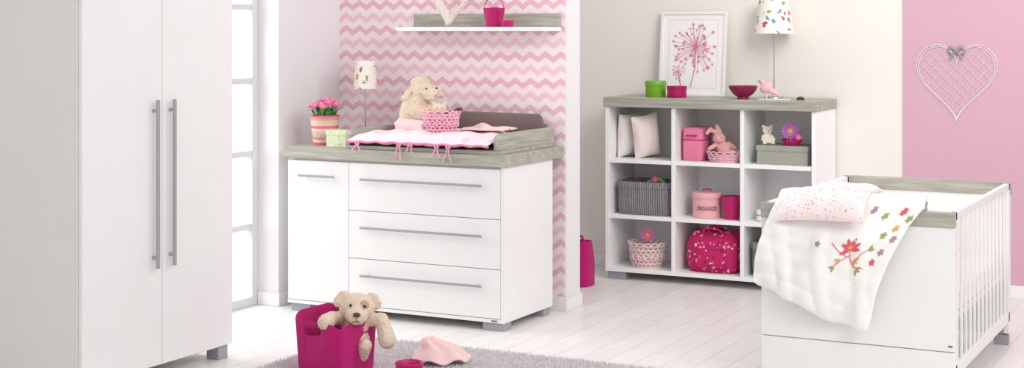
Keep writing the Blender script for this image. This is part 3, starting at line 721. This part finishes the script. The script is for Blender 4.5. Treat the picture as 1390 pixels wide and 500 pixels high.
app([petal(.84,.36,rd(a),.024,.010) for a in (20,80)],APG,'embroidered_leaf','green embroidered leaves')
app([petal(.63,.53,rd(a),.024,.010) for a in (200,250)],APG,'embroidered_leaf','green embroidered leaves')
def sting(path):
    out=[]
    for (a,b) in zip(path[:-1],path[1:]):
        n=Vector((b[1]-a[1],a[0]-b[0])).normalized()*.0025
        m_=10
        for i in range(m_):
            p=(lerp(a[0],b[0],i/m_),lerp(a[1],b[1],i/m_)); q=(lerp(a[0],b[0],(i+1)/m_),lerp(a[1],b[1],(i+1)/m_))
            out.append([(p[0]-n.x,p[1]-n.y),(p[0]+n.x,p[1]+n.y),(q[0]+n.x,q[1]+n.y),(q[0]-n.x,q[1]-n.y)])
    return out
app(sting([(.70,.37),(.73,.45),(.78,.51),(.86,.51)])+sting([(.72,.41),(.66,.47),(.61,.55)])+sting([(.76,.49),(.80,.39),(.86,.33)])+sting([(.55,.34),(.62,.39),(.70,.43)]),APR,'embroidered_stem','thin red embroidered stems',.0152)
for s,t,m,k in ((.60,.06,APR,5),(.70,.04,APV,6),(.80,.08,APG,5),(.90,.04,APR,6),(.97,.09,APG,5),(.93,.17,APO,5),(.96,.25,APV,6),(.88,.23,APG,5),(.93,.36,APV,5),(.90,.45,APR,5),(.45,.38,APV,5)):
    app([petal(s,t,2*pi*i/k+s*9,.0145,.010) for i in range(k)],m,'embroidered_flower','small embroidered blossom')
# pillow over the rail
def pf(p):
    x,c,b=p
    R=.15; a=math.radians(-7); b=b-.04
    xx=x*cos(a)-b*sin(a); bb=x*sin(a)+b*cos(a)
    ph=max(-1.7,min(1.2,bb/R))
    rr=R+c*(1+.10*sin(x*40)*cos(b*35))
    return (-1.735+xx,6.350+rr*sin(ph)-.012,.702+rr*cos(ph)+.15*xx)
mesh('crib_pillow',gpillow(.40,.30,.085,30,pf,.05),PILM,loc=(-1.735,6.345,.82),w=True,label='pink ditsy floral baby pillow folded over the crib rail',cat='pillow')

# ---------------------------------------------------------------- rug
rx0,rx1,ry0,ry1=-4.13,-2.25,4.9,6.34
RG=mesh('shag_rug',gbox(rx0,rx1,ry0,ry1,.001,.012),RUGM,smooth=False,loc=(-3.2,5.7,0),w=True,label='thick grey shag rug on the white plank floor',cat='rug')
rng=np.random.default_rng(3); NB=110000
px=rng.uniform(rx0-.012,rx1+.012,NB); py=ry0+(ry1+.012-ry0)*rng.uniform(0,1,NB)**.55
an=rng.uniform(0,2*pi,NB); hh_=rng.uniform(.012,.032,NB); ln=rng.uniform(0,.02,NB); la=rng.uniform(0,2*pi,NB); wd=.0036
v=np.zeros((NB,3,3))
v[:,0]=np.stack([px-wd*np.cos(an),py-wd*np.sin(an),np.full(NB,.008)],1)
v[:,1]=np.stack([px+wd*np.cos(an),py+wd*np.sin(an),np.full(NB,.008)],1)
v[:,2]=np.stack([px+ln*np.cos(la),py+ln*np.sin(la),hh_+.006],1)
v=v.reshape(-1,3)-np.array([-3.2,5.7,0])
me=bpy.data.meshes.new('pile'); me.vertices.add(NB*3); me.vertices.foreach_set('co',v.ravel())
me.loops.add(NB*3); me.loops.foreach_set('vertex_index',np.arange(NB*3)); me.polygons.add(NB)
me.polygons.foreach_set('loop_start',np.arange(NB)*3); me.polygons.foreach_set('loop_total',np.full(NB,3)); me.update(); me.validate()
me.materials.append(RUGM); pile=bpy.data.objects.new('pile',me); COL.objects.link(pile); pile.parent=RG; pile['kind']='stuff'

# ---------------------------------------------------------------- felt bin with teddy
def binf(q,k,a):
    dz=0
    if k in (2,3,4): dz=-.026*cos(a+pi/4)+.006*cos(4*a)
    return (q[0],q[1],q[2]+dz)
bing=gloft([(0,.118,.118),(.004,.126,.126),(.243,.138,.138),(.246,.136,.136),(.243,.132,.132),(.012,.117,.117)],9,80,fn=binf)
BN=mesh('felt_bin',bing,MAG,loc=(-3.78,5.64,.03),rz=-6,label='magenta felt storage bin with slot handles on the rug',cat='storage bin')
slot=gloft([(-.2,.048,.017),(.2,.048,.017)],4,32)
cut=mesh('cut',xf(slot,Matrix.Translation((-.02,0,.19))@Matrix.Rotation(-.12,4,'Y')@Matrix.Rotation(pi/2,4,'X')),MAG,loc=(-3.78,5.64,.03),rz=-6)
bo=BN.modifiers.new('slot','BOOLEAN'); bo.object=cut; bo.operation='DIFFERENCE'; bo.solver='EXACT'
bpy.context.view_layer.update()
nm=bpy.data.meshes.new_from_object(BN.evaluated_get(bpy.context.evaluated_depsgraph_get())); BN.modifiers.clear(); BN.data=nm; bpy.data.objects.remove(cut)
be=merge(ell((0,0,.09),(.072,.065,.09)),ell((0,0,.16),(.06,.052,.06)),
 ell((.0,-.015,.250),(.078,.066,.066)),ell((0,-.076,.230),(.050,.042,.040)),
 ell((-.068,-.004,.296),(.032,.014,.022),rotm('Y',-35).to_3x3()),ell((-.090,-.012,.270),(.018,.013,.026)),
 ell((.068,-.004,.296),(.032,.014,.022),rotm('Y',35).to_3x3()),ell((.090,-.012,.270),(.018,.013,.026)),
 cap((-.05,0,.195),(-.105,-.03,.20),.030,.028),cap((-.105,-.03,.20),(-.13,-.085,.195),.030,.038),
 cap((.05,0,.195),(.115,-.02,.205),.030,.030),cap((.115,-.02,.205),(.145,-.055,.125),.030,.040),
 cap((-.04,-.03,.04),(-.05,-.07,.1),.03,.03),cap((.04,-.03,.04),(.05,-.07,.1),.03,.03))
TB=mesh('teddy_bear',be,BEARM,loc=(-3.715,5.67,.070),rz=33,remesh=.005,disp=.010,dscale=.009,label='sand coloured teddy bear sitting in the magenta felt bin',cat='plush toy')
TB.rotation_euler=(rd(6),rd(5),rd(33))
mesh('eye_patch',ell((.031,-.064,.279),(.020,.012,.022)),TAN,TB,label='tan fabric patch around the eye')
eyes(TB,[(-.030,-.077,.276),(.032,-.078,.276)],.0065)
mesh('nose',ell((0,-.118,.247),(.017,.009,.011)),BROWN,TB)
mesh('mouth',merge(gtube([(0,-.121,.236),(0,-.119,.218),(-.016,-.113,.211)],.0017,6),gtube([(0,-.119,.218),(.016,-.113,.211)],.0017,6)),BROWN,TB)
mesh('small_tub',gloft([(0,.050),(.004,.054),(.062,.062),(.068,.065),(.071,.062),(.068,.058),(.05,.055),(.049,.002)],2,48),MAGL,loc=(-3.43,5.69,.02),label='small magenta tub standing on the rug',cat='tub')
def ccl(a,b):
    an=2*pi*a; rr=b
    fold=1+.07*sin(3*an+1)+.05*sin(7*an)*rr
    x=.135*rr*fold*cos(an); y=.085*rr*fold*sin(an)
    hgt=.112*(1-rr**1.5)**1.1
    z=hgt*(1+.10*sin(6*an+1)*rr)+.010*rr*(1+sin(6*an))+.006
    return (x-.045*(1-rr)**1.5+.018*sin(9*rr+2)*(1-rr),y,z)
mesh('comfort_cloth',ggrid(ccl,80,28),PALEPINK,loc=(-3.45,5.98,.028),rz=27,solid=.008,label='pale pink soft baby comfort cloth heaped on the rug',cat='cloth')

# ---------------------------------------------------------------- light & camera
wd_=bpy.data.worlds.new('world'); S.world=wd_; wd_.use_nodes=True
bg=wd_.node_tree.nodes['Background']; bg.inputs[0].default_value=(1,.995,.99,1); bg.inputs[1].default_value=.82
def area(name,loc,tgt,size,power,col=(1,1,1),sy=None):
    l=bpy.data.lights.new(name,'AREA'); l.energy=power; l.size=size; l.color=col
    if sy: l.shape='RECTANGLE'; l.size_y=sy
    o=bpy.data.objects.new(name,l); COL.objects.link(o); o.location=loc
    o.rotation_euler=(Vector(tgt)-Vector(loc)).to_track_quat('-Z','Y').to_euler(); return o
area('key_softbox',(1.2,3.6,3.4),(-3.4,7.3,.4),1.9,78,(1,1,.995))
area('added_alcove_fill',(-1.2,6.9,2.9),(-3.2,9.0,.5),1.2,32,(1,.99,.975))  # unseen fill lamp, added to brighten the back wall
area('window_daylight',(-6.3,6.1,1.6),(-3.5,6.6,.2),1.8,60,(.98,.99,1),2.2)
cam=bpy.data.cameras.new('camera'); co=bpy.data.objects.new('camera',cam); COL.objects.link(co)
co.location=(0,0,1.55); co.rotation_euler=(pi/2,0,math.radians(27.2))
cam.sensor_width=36; cam.lens=2053/1390*36; cam.shift_y=-210/1390
cam.clip_start=.05
S.camera=co
